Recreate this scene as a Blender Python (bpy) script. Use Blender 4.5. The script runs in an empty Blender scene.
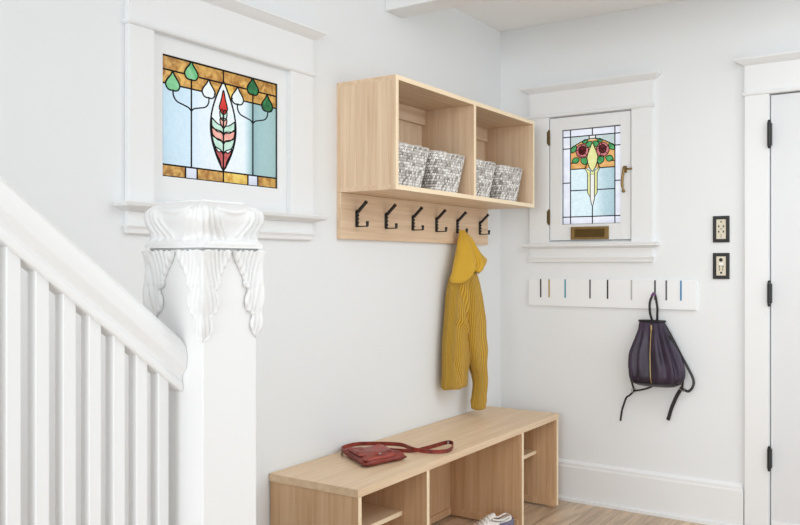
import bpy, bmesh, math, random
from mathutils import Vector, Matrix, noise
random.seed(7)
C = bpy.context.scene.collection
PI = math.pi

# ------------------------------------------------------------------ materials
def nmat(name):
    m = bpy.data.materials.new(name); m.use_nodes = True
    nt = m.node_tree; b = nt.nodes['Principled BSDF']
    return m, nt, b

def srgb(r, g, b):
    f = lambda c: (c/255/12.92) if c/255 <= .04045 else ((c/255+.055)/1.055)**2.4
    return (f(r), f(g), f(b), 1)

def plain(name, col, rough=.5, metal=0, bump=0, bscale=60, spec=.5, var=0):
    m, nt, b = nmat(name)
    b.inputs['Base Color'].default_value = col
    b.inputs['Roughness'].default_value = rough
    b.inputs['Metallic'].default_value = metal
    b.inputs['Specular IOR Level'].default_value = spec
    if bump or var:
        tc = nt.nodes.new('ShaderNodeTexCoord')
        n = nt.nodes.new('ShaderNodeTexNoise'); n.inputs['Scale'].default_value = bscale
        n.inputs['Detail'].default_value = 5
        nt.links.new(tc.outputs['Object'], n.inputs['Vector'])
        if bump:
            bp = nt.nodes.new('ShaderNodeBump'); bp.inputs['Strength'].default_value = bump
            bp.inputs['Distance'].default_value = .002
            nt.links.new(n.outputs['Fac'], bp.inputs['Height']); nt.links.new(bp.outputs['Normal'], b.inputs['Normal'])
        if var:
            mx = nt.nodes.new('ShaderNodeMix'); mx.data_type = 'RGBA'
            mx.inputs[6].default_value = col
            mx.inputs[7].default_value = tuple(c*(1-var) for c in col[:3])+(1,)
            nt.links.new(n.outputs['Fac'], mx.inputs[0]); nt.links.new(mx.outputs[2], b.inputs['Base Color'])
    return m

def wood(name, c1, c2, axis, rough=.45, scale=1.0):
    """straight-grained pale oak veneer, grain running along axis"""
    m, nt, b = nmat(name)
    tc = nt.nodes.new('ShaderNodeTexCoord')
    mp = nt.nodes.new('ShaderNodeMapping')
    sc = [38*scale]*3; sc[axis] = 1.3*scale
    mp.inputs['Scale'].default_value = sc
    nt.links.new(tc.outputs['Object'], mp.inputs['Vector'])
    n = nt.nodes.new('ShaderNodeTexNoise'); n.inputs['Scale'].default_value = 1; n.inputs['Detail'].default_value = 6
    n.inputs['Roughness'].default_value = .6; n.inputs['Distortion'].default_value = .3
    nt.links.new(mp.outputs[0], n.inputs['Vector'])
    mp2 = nt.nodes.new('ShaderNodeMapping')
    s2 = [190*scale]*3; s2[axis] = 5*scale
    mp2.inputs['Scale'].default_value = s2
    nt.links.new(tc.outputs['Object'], mp2.inputs['Vector'])
    n2 = nt.nodes.new('ShaderNodeTexNoise'); n2.inputs['Scale'].default_value = 1; n2.inputs['Detail'].default_value = 3
    nt.links.new(mp2.outputs[0], n2.inputs['Vector'])
    ad = nt.nodes.new('ShaderNodeMath'); ad.operation = 'MULTIPLY_ADD'; ad.inputs[1].default_value = .45
    nt.links.new(n2.outputs['Fac'], ad.inputs[0]); nt.links.new(n.outputs['Fac'], ad.inputs[2])
    r = nt.nodes.new('ShaderNodeValToRGB')
    r.color_ramp.elements[0].position = .5; r.color_ramp.elements[0].color = c2
    r.color_ramp.elements[1].position = .92; r.color_ramp.elements[1].color = c1
    nt.links.new(ad.outputs[0], r.inputs[0]); nt.links.new(r.outputs[0], b.inputs['Base Color'])
    b.inputs['Roughness'].default_value = rough; b.inputs['Specular IOR Level'].default_value = .3
    bp = nt.nodes.new('ShaderNodeBump'); bp.inputs['Strength'].default_value = .12; bp.inputs['Distance'].default_value = .001
    nt.links.new(n2.outputs['Fac'], bp.inputs['Height']); nt.links.new(bp.outputs['Normal'], b.inputs['Normal'])
    return m

def glass(name, c1, c2=None, scale=25, ramp=None, bump=.4):
    """textured leaded glass that daylight passes through"""
    m, nt, b = nmat(name)
    tc = nt.nodes.new('ShaderNodeTexCoord')
    n = nt.nodes.new('ShaderNodeTexNoise'); n.inputs['Scale'].default_value = scale; n.inputs['Detail'].default_value = 6
    n.inputs['Distortion'].default_value = .8
    nt.links.new(tc.outputs['Object'], n.inputs['Vector'])
    mx = nt.nodes.new('ShaderNodeMix'); mx.data_type = 'RGBA'
    cr = nt.nodes.new('ShaderNodeValToRGB')
    cr.color_ramp.elements[0].position = .35; cr.color_ramp.elements[1].position = .65
    nt.links.new(n.outputs['Fac'], cr.inputs[0]); nt.links.new(cr.outputs[0], mx.inputs[0])
    mx.inputs[6].default_value = c1; mx.inputs[7].default_value = c2 or c1
    if ramp:
        ax, stops = ramp
        sp = nt.nodes.new('ShaderNodeSeparateXYZ'); nt.links.new(tc.outputs['Object'], sp.inputs[0])
        mr = nt.nodes.new('ShaderNodeMapRange')
        mr.inputs[1].default_value = stops[0][0]; mr.inputs[2].default_value = stops[-1][0]
        nt.links.new(sp.outputs[ax], mr.inputs[0])
        rr = nt.nodes.new('ShaderNodeValToRGB')
        el = rr.color_ramp.elements
        rng = stops[-1][0]-stops[0][0]
        el[0].position = 0; el[0].color = stops[0][1]; el[1].position = 1; el[1].color = stops[-1][1]
        for p, c in stops[1:-1]:
            e = el.new((p-stops[0][0])/rng); e.color = c
        nt.links.new(mr.outputs[0], rr.inputs[0])
        mu = nt.nodes.new('ShaderNodeMix'); mu.data_type = 'RGBA'; mu.blend_type = 'MULTIPLY'; mu.inputs[0].default_value = 1
        nt.links.new(mx.outputs[2], mu.inputs[6]); nt.links.new(rr.outputs[0], mu.inputs[7]); col = mu.outputs[2]
    else:
        col = mx.outputs[2]
    tr = nt.nodes.new('ShaderNodeBsdfTranslucent'); nt.links.new(col, tr.inputs['Color'])
    gl = nt.nodes.new('ShaderNodeBsdfGlossy'); gl.inputs['Roughness'].default_value = .15
    bp = nt.nodes.new('ShaderNodeBump'); bp.inputs['Strength'].default_value = bump; bp.inputs['Distance'].default_value = .003
    n3 = nt.nodes.new('ShaderNodeTexNoise'); n3.inputs['Scale'].default_value = 140
    nt.links.new(tc.outputs['Object'], n3.inputs['Vector'])
    nt.links.new(n3.outputs['Fac'], bp.inputs['Height']); nt.links.new(bp.outputs['Normal'], gl.inputs['Normal'])
    fr = nt.nodes.new('ShaderNodeMixShader'); fr.inputs[0].default_value = .06
    nt.links.new(tr.outputs[0], fr.inputs[1]); nt.links.new(gl.outputs[0], fr.inputs[2])
    nt.links.new(fr.outputs[0], nt.nodes['Material Output'].inputs['Surface'])
    nt.nodes.remove(b)
    return m

M = {}
M['wall'] = plain('wall_paint', (.785,.808,.822,1), .85, bump=.08, bscale=180, spec=.2)
M['trim'] = plain('trim_paint', (.79,.805,.815,1), .45, bump=.04, bscale=40)
M['rail'] = plain('glossy_white_paint', (.83,.84,.845,1), .36, bump=.05, bscale=30)
M['ceil'] = plain('ceiling_paint', (.87,.87,.865,1), .9, spec=.2)
M['door'] = plain('door_paint', (.70,.715,.735,1), .4)
oakL = srgb(229,205,177); oakD = srgb(207,177,145)
M['oak_x'] = wood('oak_grain_across', oakL, oakD, 0)
M['oak_y'] = wood('oak_grain_long', oakL, oakD, 1)
M['oak_z'] = wood('oak_grain_upright', oakL, oakD, 2)
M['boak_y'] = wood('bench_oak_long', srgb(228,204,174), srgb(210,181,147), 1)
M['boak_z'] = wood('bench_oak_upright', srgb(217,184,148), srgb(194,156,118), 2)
M['edge'] = wood('pale_edge_band', srgb(244,226,196), srgb(236,214,180), 1)
M['black'] = plain('black_metal', (.012,.012,.013,1), .42, .3)
M['plate'] = plain('black_plate', (.009,.009,.009,1), .45)
M['cream'] = plain('cream_plastic', srgb(214,206,186), .4)
M['dark'] = plain('dark_slot', (.02,.018,.016,1), .6)
M['brass'] = plain('aged_brass', srgb(160,132,84), .36, .75, bump=.4, bscale=60, var=.45)
M['brassd'] = plain('dark_brass', srgb(112,90,50), .34, .8, bump=.4, bscale=90, var=.6)
M['gold'] = plain('gold_zip', srgb(205,180,125), .35, .8)
M['silver'] = plain('silver_metal', srgb(170,170,170), .3, .9)
M['lead'] = plain('lead_came', (.006,.006,.007,1), .7, 0, spec=.15)

def leather(name, c1, c2, rough=.42, scale=9, bump=.35):
    m, nt, b = nmat(name)
    tc = nt.nodes.new('ShaderNodeTexCoord')
    n = nt.nodes.new('ShaderNodeTexNoise'); n.inputs['Scale'].default_value = scale; n.inputs['Detail'].default_value = 6
    nt.links.new(tc.outputs['Object'], n.inputs['Vector'])
    r = nt.nodes.new('ShaderNodeValToRGB')
    r.color_ramp.elements[0].position = .35; r.color_ramp.elements[0].color = c2
    r.color_ramp.elements[1].position = .65; r.color_ramp.elements[1].color = c1
    nt.links.new(n.outputs['Fac'], r.inputs[0]); nt.links.new(r.outputs[0], b.inputs['Base Color'])
    v = nt.nodes.new('ShaderNodeTexVoronoi'); v.inputs['Scale'].default_value = 320
    nt.links.new(tc.outputs['Object'], v.inputs['Vector'])
    n2 = nt.nodes.new('ShaderNodeTexNoise'); n2.inputs['Scale'].default_value = 45; n2.inputs['Detail'].default_value = 4
    nt.links.new(tc.outputs['Object'], n2.inputs['Vector'])
    a = nt.nodes.new('ShaderNodeMath'); a.operation = 'MULTIPLY_ADD'; a.inputs[1].default_value = .2
    nt.links.new(v.outputs[0], a.inputs[0]); nt.links.new(n2.outputs['Fac'], a.inputs[2])
    bp = nt.nodes.new('ShaderNodeBump'); bp.inputs['Strength'].default_value = bump; bp.inputs['Distance'].default_value = .003
    nt.links.new(a.outputs[0], bp.inputs['Height']); nt.links.new(bp.outputs['Normal'], b.inputs['Normal'])
    b.inputs['Roughness'].default_value = rough
    return m
M['purple'] = leather('purple_leather', srgb(60,46,68), srgb(40,31,48), .46)
M['strapblk'] = leather('black_leather', srgb(30,27,32), srgb(20,18,22), .45)
M['red'] = leather('oxblood_leather', srgb(146,54,42), srgb(98,28,22), .42, 22)
M['red2'] = leather('oxblood_leather_flap', srgb(156,64,50), srgb(116,38,30), .4, 18)

def knit(name, c1, c2, ribs, rows, strength=.9):
    m, nt, b = nmat(name)
    uv = nt.nodes.new('ShaderNodeUVMap')
    sp = nt.nodes.new('ShaderNodeSeparateXYZ'); nt.links.new(uv.outputs[0], sp.inputs[0])
    def sine(o, k, ph=0):
        a = nt.nodes.new('ShaderNodeMath'); a.operation = 'MULTIPLY'; a.inputs[1].default_value = k*2*PI
        nt.links.new(o, a.inputs[0])
        s = nt.nodes.new('ShaderNodeMath'); s.operation = 'SINE'; nt.links.new(a.outputs[0], s.inputs[0]); return s.outputs[0]
    s1 = sine(sp.outputs[0], ribs); s2 = sine(sp.outputs[1], rows)
    ab = nt.nodes.new('ShaderNodeMath'); ab.operation = 'MULTIPLY_ADD'; ab.inputs[1].default_value = .3
    nt.links.new(s2, ab.inputs[0]); nt.links.new(s1, ab.inputs[2])
    mr = nt.nodes.new('ShaderNodeMapRange'); mr.inputs[1].default_value = -1.2; mr.inputs[2].default_value = .6
    nt.links.new(ab.outputs[0], mr.inputs[0])
    mx = nt.nodes.new('ShaderNodeMix'); mx.data_type = 'RGBA'; mx.inputs[6].default_value = c2; mx.inputs[7].default_value = c1
    nt.links.new(mr.outputs[0], mx.inputs[0]); nt.links.new(mx.outputs[2], b.inputs['Base Color'])
    bp = nt.nodes.new('ShaderNodeBump'); bp.inputs['Strength'].default_value = strength; bp.inputs['Distance'].default_value = .003
    nt.links.new(ab.outputs[0], bp.inputs['Height']); nt.links.new(bp.outputs['Normal'], b.inputs['Normal'])
    b.inputs['Roughness'].default_value = .95; b.inputs['Specular IOR Level'].default_value = .1
    b.inputs['Sheen Weight'].default_value = .15
    return m
mus1, mus2 = srgb(222,178,68), srgb(172,128,36)
M['knit_body'] = knit('mustard_rib_knit', mus1, mus2, 56, 110)
M['knit_sleeve'] = knit('mustard_rib_sleeve', mus1, mus2, 34, 120)
M['knit_hood'] = knit('mustard_fine_knit', srgb(218,176,68), srgb(196,154,48), 110, 90, .4)

# floor planks
def floor_mat():
    m, nt, b = nmat('pale_oak_planks')
    tc = nt.nodes.new('ShaderNodeTexCoord')
    mp = nt.nodes.new('ShaderNodeMapping'); mp.inputs['Rotation'].default_value = (0,0,PI/2)
    nt.links.new(tc.outputs['Object'], mp.inputs[0])
    br = nt.nodes.new('ShaderNodeTexBrick')
    br.inputs['Scale'].default_value = 1; br.inputs['Brick Width'].default_value = 1.5; br.inputs['Row Height'].default_value = .145
    br.inputs['Mortar Size'].default_value = .0015; br.inputs['Mortar Smooth'].default_value = .2
    br.inputs['Color1'].default_value = srgb(208,186,160); br.inputs['Color2'].default_value = srgb(192,168,143)
    br.inputs['Mortar'].default_value = srgb(120,98,76)
    nt.links.new(mp.outputs[0], br.inputs['Vector'])
    m2 = nt.nodes.new('ShaderNodeMapping'); m2.inputs['Scale'].default_value = (22,2.2,1)
    nt.links.new(tc.outputs['Object'], m2.inputs[0])
    n = nt.nodes.new('ShaderNodeTexNoise'); n.inputs['Scale'].default_value = 1; n.inputs['Detail'].default_value = 8; n.inputs['Distortion'].default_value = 1.5
    nt.links.new(m2.outputs[0], n.inputs['Vector'])
    r = nt.nodes.new('ShaderNodeValToRGB')
    r.color_ramp.elements[0].position = .3; r.color_ramp.elements[0].color = (.62,.58,.54,1)
    r.color_ramp.elements[1].position = .62; r.color_ramp.elements[1].color = (1.08,1.06,1.04,1)
    nt.links.new(n.outputs['Fac'], r.inputs[0])
    mu = nt.nodes.new('ShaderNodeMix'); mu.data_type = 'RGBA'; mu.blend_type = 'MULTIPLY'; mu.inputs[0].default_value = 1
    nt.links.new(br.outputs['Color'], mu.inputs[6]); nt.links.new(r.outputs[0], mu.inputs[7])
    nt.links.new(mu.outputs[2], b.inputs['Base Color'])
    b.inputs['Roughness'].default_value = .30
    return m
M['floor'] = floor_mat()

# ------------------------------------------------------------------ mesh helpers
def tag(o, label=None, cat=None, group=None, kind=None):
    if label: o['label'] = label
    if cat: o['category'] = cat
    if group: o['group'] = group
    if kind: o['kind'] = kind
    return o

def obj(name, bm, mats, parent=None, smooth=False, bevel=0, kind=None, recalc=True):
    """links bm (built in room coordinates) as one mesh, shifted to its parent's base"""
    if recalc: bmesh.ops.recalc_face_normals(bm, faces=bm.faces)
    me = bpy.data.meshes.new(name)
    off = Vector((0,0,0)); p = parent
    while p is not None: off += p.location; p = p.parent
    if off.length: bmesh.ops.translate(bm, verts=bm.verts, vec=-off)
    bm.to_mesh(me); bm.free()
    for m in (mats if isinstance(mats, (list, tuple)) else [mats]): me.materials.append(m)
    if smooth:
        for f in me.polygons: f.use_smooth = True
    o = bpy.data.objects.new(name, me); C.objects.link(o)
    if parent: o.parent = parent
    if bevel:
        md = o.modifiers.new('bevel', 'BEVEL'); md.width = bevel; md.segments = 2; md.limit_method = 'ANGLE'
        md.harden_normals = False
    if kind: o['kind'] = kind
    return o

def empty(name, loc, label=None, cat=None, group=None, kind=None):
    o = bpy.data.objects.new(name, None); C.objects.link(o); o.location = loc
    o.empty_display_size = .05
    return tag(o, label, cat, group, kind)

def B(): return bmesh.new()

def box(bm, x0, x1, y0, y1, z0, z1, mi=0):
    v = [bm.verts.new(p) for p in ((x0,y0,z0),(x1,y0,z0),(x1,y1,z0),(x0,y1,z0),(x0,y0,z1),(x1,y0,z1),(x1,y1,z1),(x0,y1,z1))]
    for q in ((0,3,2,1),(4,5,6,7),(0,1,5,4),(1,2,6,5),(2,3,7,6),(3,0,4,7)):
        f = bm.faces.new([v[i] for i in q]); f.material_index = mi
    return v

def bx(*a):
    bm = B(); box(bm, *a); return bm

def levels(bm, wall, a0, a1, prof, base=0):
    """mitred moulding against a wall: rectangle a0-p..a1+p, sticking out base+p, at each height of prof [(z,p)]"""
    rings = []
    for z, p in prof:
        o = base+p
        if wall == 'L': pts = [(0,a0-p,z),(o,a0-p,z),(o,a1+p,z),(0,a1+p,z)]
        else: pts = [(a0-p,0,z),(a0-p,-o,z),(a1+p,-o,z),(a1+p,0,z)]
        rings.append([bm.verts.new(q) for q in pts])
    for r, s in zip(rings, rings[1:]):
        for i in range(4): bm.faces.new((r[i], r[(i+1)%4], s[(i+1)%4], s[i]))
    bm.faces.new(rings[0][::-1]); bm.faces.new(rings[-1])
    return bm

def sweep(bm, pts, prof, up=Vector((0,0,1)), closed=False, mi=0, scales=None):
    """prof: list of (a,b): a along side, b along up-ish"""
    P = [Vector(p) for p in pts]; n = len(P); rings = []
    up = Vector(up)
    for i in range(n):
        if closed: t = P[(i+1)%n]-P[(i-1)%n]
        else: t = P[min(i+1,n-1)]-P[max(i-1,0)]
        t.normalize()
        s = t.cross(up)
        if s.length < 1e-4: s = t.cross(Vector((1,0,0)))
        s.normalize(); u = s.cross(t).normalized()
        k = scales[i] if scales else 1
        rings.append([bm.verts.new(P[i]+s*a*k+u*b*k) for a, b in prof])
    m = len(prof)
    rng = range(n) if closed else range(n-1)
    for i in rng:
        r, q = rings[i], rings[(i+1)%n]
        for j in range(m):
            f = bm.faces.new((r[j], r[(j+1)%m], q[(j+1)%m], q[j])); f.material_index = mi
    if not closed:
        f = bm.faces.new(rings[0][::-1]); f.material_index = mi
        f = bm.faces.new(rings[-1]); f.material_index = mi
    return bm

def circ(r, n=10, sy=1): return [(r*math.cos(2*PI*i/n), r*sy*math.sin(2*PI*i/n)) for i in range(n)]
def rect(w, h): return [(-w/2,-h/2),(w/2,-h/2),(w/2,h/2),(-w/2,h/2)]

def crom(pts, k=6, closed=False):
    P = [Vector(p) for p in pts]; n = len(P); out = []
    segs = n if closed else n-1
    for i in range(segs):
        if closed: a, b, c, d = P[(i-1)%n], P[i], P[(i+1)%n], P[(i+2)%n]
        else: a, b, c, d = P[max(i-1,0)], P[i], P[i+1], P[min(i+2,n-1)]
        for j in range(k):
            t = j/k
            out.append(.5*((2*b)+(c-a)*t+(2*a-5*b+4*c-d)*t*t+(3*b-a-3*c+d)*t*t*t))
    if not closed: out.append(P[-1])
    return out

def interp(keys, t):
    """keys sorted tuples (t, v...) -> smooth interpolated list of v"""
    if t <= keys[0][0]: return list(keys[0][1:])
    if t >= keys[-1][0]: return list(keys[-1][1:])
    for i in range(len(keys)-1):
        if keys[i][0] <= t <= keys[i+1][0]: break
    k0 = keys[max(i-1,0)]; k1 = keys[i]; k2 = keys[i+1]; k3 = keys[min(i+2,len(keys)-1)]
    u = (t-k1[0])/(k2[0]-k1[0]); r = []
    for a, b, c, d in zip(k0[1:], k1[1:], k2[1:], k3[1:]):
        v = .5*((2*b)+(c-a)*u+(2*a-5*b+4*c-d)*u*u+(3*b-a-3*c+d)*u**3)
        lo, hi = min(b,c), max(b,c); m = (hi-lo)*.15
        r.append(max(lo-m, min(hi+m, v)))
    return r

def ringloft(bm, rings, cap0=True, cap1=True, uv=True, mi=0):
    V = [[bm.verts.new(p) for p in r] for r in rings]
    L = bm.loops.layers.uv.verify() if uv else None
    m = len(rings[0]); n = len(rings)
    for i in range(n-1):
        for j in range(m):
            f = bm.faces.new((V[i][j], V[i][(j+1)%m], V[i+1][(j+1)%m], V[i+1][j])); f.material_index = mi
            if uv:
                for lp, (a, b) in zip(f.loops, ((j,i),(j+1,i),(j+1,i+1),(j,i+1))):
                    lp[L].uv = (a/m, b/(n-1))
    if cap0: bm.faces.new(V[0][::-1]).material_index = mi
    if cap1: bm.faces.new(V[-1]).material_index = mi
    return bm

# ------------------------------------------------------------------ room shell
H = 2.62
RX, RY = 3.6, -5.6
GA = (-2.443, -1.887, 1.576, 1.978)      # stained glass opening in the left wall: y0,y1,z0,z1
bm = B()
oy0, oy1, oz0, oz1 = -2.50, -1.83, 1.50, 2.03
box(bm, -.12, 0, RY, oy0, 0, H); box(bm, -.12, 0, oy1, .12, 0, H)
box(bm, -.12, 0, oy0, oy1, 0, oz0); box(bm, -.12, 0, oy0, oy1, oz1, H)
obj('wall_left', bm, M['wall'], kind='structure')
bm = B()
wx0, wx1, wz0, wz1 = .306, .766, 1.412, 2.092
dx0, dx1, dz1 = 1.431, 2.25, 2.098
box(bm, 0, wx0, 0, .12, 0, H); box(bm, wx1, dx0, 0, .12, 0, H)
box(bm, wx0, wx1, 0, .12, 0, wz0); box(bm, wx0, wx1, 0, .12, wz1, H)
box(bm, dx0, dx1, 0, .12, dz1, H); box(bm, dx1, RX, 0, .12, 0, H)
obj('wall_back', bm, M['wall'], kind='structure')
obj('floor', bx(-.12, RX, RY, .12, -.08, 0), M['floor'], kind='structure')
obj('ceiling', bx(-.12, RX, RY, .12, H, H+.1), M['ceil'], kind='structure')
# beam across the ceiling
tag(obj('trim_1', bx(0, RX, -1.164, -1.022, 2.443, H), M['trim'], bevel=.004), kind='structure')
# baseboards
bm = levels(B(), 'B', .0, 1.314, [(0,0),(.185,0),(.193,-.003),(.206,-.004),(.214,-.010),(.219,-.016)], .02)
for v in bm.verts:
    v.co.x = min(max(v.co.x, .0), 1.314)
box(bm, 0, 1.314, -.032, -.02, 0, .018)
obj('baseboard_back', bm, M['trim'], kind='structure', bevel=.001)
bm = B(); box(bm, 0, .02, RY, -1.945, 0, .2); box(bm, 0, .014, RY, -1.945, .2, .219); box(bm, .02, .032, RY, -1.945, 0, .018)
obj('baseboard_left', bm, M['trim'], kind='structure', bevel=.001)
# staircase skirt and treads under the balustrade (below the photograph's edge)
SL = .775
bm = B(); x0, x1 = .8285, .8535
pr = [(-3.13,0),(-3.13,.235),(-4.6,.235+1.47*SL),(-4.6,0)]
for x in (x0, x1):
    pass
va = [bm.verts.new((x0,y,z)) for y, z in pr]; vb = [bm.verts.new((x1,y,z)) for y, z in pr]
for i in range(4): bm.faces.new((va[i], va[(i+1)%4], vb[(i+1)%4], vb[i]))
bm.faces.new(va[::-1]); bm.faces.new(vb)
obj('trim_2', bm, M['trim'], kind='structure')
bm = B()
for i in range(6): box(bm, .034, x0-.001, -3.16-.24*(i+1), -3.16-.24*i, 0, .186*(i+1))
obj('trim_3', bm, M['floor'], kind='structure')

# ------------------------------------------------------------------ window helpers
def casing_set(root, wall, a0, a1, i0, i1, zs, zh, zc, out=.022, side=None):
    """flat casings a0..i0 and i1..a1 from sill zs to head zh, frieze zh..zc with bead and crown"""
    bm = B()
    for p, q in ((a0,i0),(i1,a1)):
        if wall == 'L': box(bm, 0, out, p, q, zs, zh)
        else: box(bm, p, q, -out, 0, zs, zh)
    obj('casing', bm, M['trim'], root, bevel=.0015)
    bm = B()
    if wall == 'L': box(bm, 0, out, a0, a1, zh, zc-.02)
    else: box(bm, a0, a1, -out, 0, zh, zc-.02)
    obj('frieze', bm, M['trim'], root)
    bm = levels(B(), wall, a0, a1, [(zh-.010,0),(zh-.009,.006),(zh-.003,.010),(zh+.004,.009),(zh+.007,.003),(zh+.008,0)], out)
    obj('bead', bm, M['trim'], root)
    bm = levels(B(), wall, a0, a1, [(zc-.027,0),(zc-.024,.006),(zc-.018,.018),(zc-.010,.030),(zc-.005,.036),(zc-.004,.041),(zc+.004,.043),(zc+.005,.0)], out)
    obj('crown', bm, M['trim'], root)

def sill_set(root, wall, a0, a1, zs, za, out=.022, over=.045, proud=.04):
    bm = B()
    prof = [(zs-.030,0),(zs-.026,.010),(zs-.020,.026),(zs-.018,.034),(zs-.014,over-.004),(zs-.004,over),(zs,over-.003)]
    levels(bm, wall, a0, a1, prof, out); obj('sill', bm, M['trim'], root)
    bm = B()
    if wall == 'L': box(bm, 0, out*.8, a0, a1, za, zs-.03)
    else: box(bm, a0, a1, -out*.8, 0, za, zs-.03)
    levels(bm, wall, a0, a1, [(za-.004,-.004),(za,.001),(za+.012,.003),(za+.022,.009),(za+.027,.008),(za+.028,0)], out*.8)
    obj('apron', bm, M['trim'], root)

def inpoly(x, y, P):
    c = False; j = len(P)-1
    for i in range(len(P)):
        if (P[i][1] > y) != (P[j][1] > y) and x < (P[j][0]-P[i][0])*(y-P[i][1])/(P[j][1]-P[i][1])+P[i][0]: c = not c
        j = i
    return c

def glass_mesh(to3, a0, a1, z0, z1, shapes, step=.0022):
    """leaded panel as one sheet: each row cut into runs of one colour; shapes = [(material, polygon)] topmost last"""
    bm = B(); na = int((a1-a0)/step); nz = int((z1-z0)/step)
    bb = [(m, P, min(p[0] for p in P), max(p[0] for p in P), min(p[1] for p in P), max(p[1] for p in P)) for m, P in shapes]
    for j in range(nz):
        zc = z0+(j+.5)*(z1-z0)/nz; row = []
        for i in range(na):
            a = a0+(i+.5)*(a1-a0)/na; mi = 0
            for m, P, u0, u1, w0, w1 in reversed(bb):
                if u0 <= a <= u1 and w0 <= zc <= w1 and inpoly(a, zc, P): mi = m; break
            row.append(mi)
        s = 0
        for i in range(1, na+1):
            if i == na or row[i] != row[s]:
                A0 = a0+s*(a1-a0)/na; A1 = a0+i*(a1-a0)/na
                Z0 = z0+j*(z1-z0)/nz; Z1 = z0+(j+1)*(z1-z0)/nz
                f = bm.faces.new([bm.verts.new(to3(*q)) for q in ((A0,Z0),(A1,Z0),(A1,Z1),(A0,Z1))])
                f.material_index = row[s]; s = i
    return bm

def lead_lines(bm, to3, nrm, lines, w=.0046):
    for L in lines:
        L, closed, ww = (L if isinstance(L, tuple) else (L, False, w)); ww *= 1.22
        pts = [to3(*p) for p in L]
        h = .0022
        sweep(bm, pts, [(-ww/2,-.001),(ww/2,-.001),(ww/2*.8,h*.6),(0,h),(-ww/2*.8,h*.6)], up=nrm, closed=closed)
    return bm

def curve2(pts, k=8, closed=False):
    return [(p.x, p.y) for p in crom([(a,b,0) for a, b in pts], k, closed)]

def spade(cx, cz, w=.031, h=.034):
    base = [(0,1.0),(.30,.62),(.78,.12),(.98,-.30),(.72,-.72),(.28,-.84),(0,-.80),(-.28,-.84),(-.72,-.72),(-.98,-.30),(-.78,.12),(-.30,.62)]
    return [(cx+a*w, cz+b*h) for a, b in base]

# ------------------------------------------------------------------ window 1 : left wall
w1 = empty('window_1', (0,-2.166,1.48), kind='structure')
casing_set(w1, 'L', -2.592, -1.700, -2.494, -1.834, 1.48, 2.047, 2.212)
sill_set(w1, 'L', -2.592, -1.700, 1.482, 1.385)
bm = B()
fx0, fx1 = -.045, .0005
box(bm, fx0, fx1, oy0, GA[0], oz0-.0, oz1); box(bm, fx0, fx1, GA[1], oy1, oz0, oz1)
box(bm, fx0, fx1, GA[0], GA[1], oz0, GA[2]); box(bm, fx0, fx1, GA[0], GA[1], GA[3], oz1)
obj('sash', bm, M['trim'], w1)
YC = -2.166
mirr = lambda L: [(2*YC-a, b) for a, b in L]
amb = (srgb(236,186,96), srgb(176,116,46))
gm = [glass('view_tinted_clear_glass', (.97,.98,1,1), (.88,.93,.97,1), 60, (1, [(p_+2.166, c_) for p_, c_ in [(-2.443,(.66,.82,.90,1)),(-2.33,(.74,.87,.94,1)),(-2.27,(.88,.93,.97,1)),(-2.16,(.97,.98,1,1)),(-2.06,(.95,.98,1,1)),(-2.035,(.55,.72,.72,1)),(-2.02,(.34,.50,.50,1)),(-1.98,(.42,.60,.58,1)),(-1.887,(.46,.64,.60,1))]])),  # ramp paints the light and tint of the view outside into the panes
      glass('amber_glass', amb[0], amb[1], 34),
      glass('green_glass', srgb(150,214,160), srgb(96,186,120), 14),
      glass('dark_green_glass', srgb(50,140,80), srgb(18,84,44), 26),
      glass('white_glass', (.96,.97,.96,1), (.88,.93,.9,1), 30),
      glass('red_glass', srgb(232,64,48), srgb(206,36,34), 30),
      glass('pink_glass', srgb(250,190,172), srgb(236,150,136), 30),
      glass('mint_glass', srgb(216,240,224), srgb(184,222,196), 30),
      glass('rose_glass', srgb(214,104,100), srgb(180,70,72), 30),
      glass('lavender_glass', (.84,.84,.94,1), (.78,.79,.9,1), 20),
      glass('bright_amber_glass', srgb(250,214,110), srgb(222,160,56), 34)]
L1, L2, LB = 1.930, 1.884, 1.616
T, Bo = GA[3], GA[2]
hearts = [(-2.396,1.893,2),(-2.315,1.943,2),(-2.236,1.895,4),(-2.096,1.895,4),(-2.017,1.943,3),(-1.940,1.893,3)]
shapes = [(1, [(GA[0],L2),(GA[1],L2),(GA[1],T),(GA[0],T)]), (10, [(YC,L2),(YC+.05,L2),(YC+.05,L1),(YC,L1)]),
          (1, [(GA[0],Bo),(YC,Bo),(YC,LB),(GA[0],LB)]), (10, [(YC,Bo),(YC+.135,Bo),(YC+.135,LB),(YC,LB)]), (1, [(YC+.12,Bo),(GA[1],Bo),(GA[1],LB),(YC+.12,LB)])]
sq = .026
for s in (-1, 1):
    shapes.append((9, [(YC+s*.149-sq,Bo),(YC+s*.149+sq,Bo),(YC+s*.149+sq,LB),(YC+s*.149-sq,LB)]))
def almond(hw, zt, zb, n=18, k=1.0):
    r = []
    for i in range(n+1):
        t = i/n; r.append((YC+hw*math.sin(PI*t)**k*(1-.06*math.cos(PI*t)), zt+(zb-zt)*t))
    return r + [(2*YC-a, b) for a, b in reversed(r[1:-1])]
ell = almond(.0615, 1.938, 1.618, 22, .92)
shapes.append((4, ell))
def half(m, P, lines):
    P = curve2(P, 5, True)
    for Q in (P, mirr(P)):
        shapes.append((m, Q)); lines.append((Q, True, .0034))
lines = []
hz = lambda z: max(0, .0615*math.sin(PI*min(1,max(0,(1.938-z)/.32)))**.92)-.001
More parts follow.
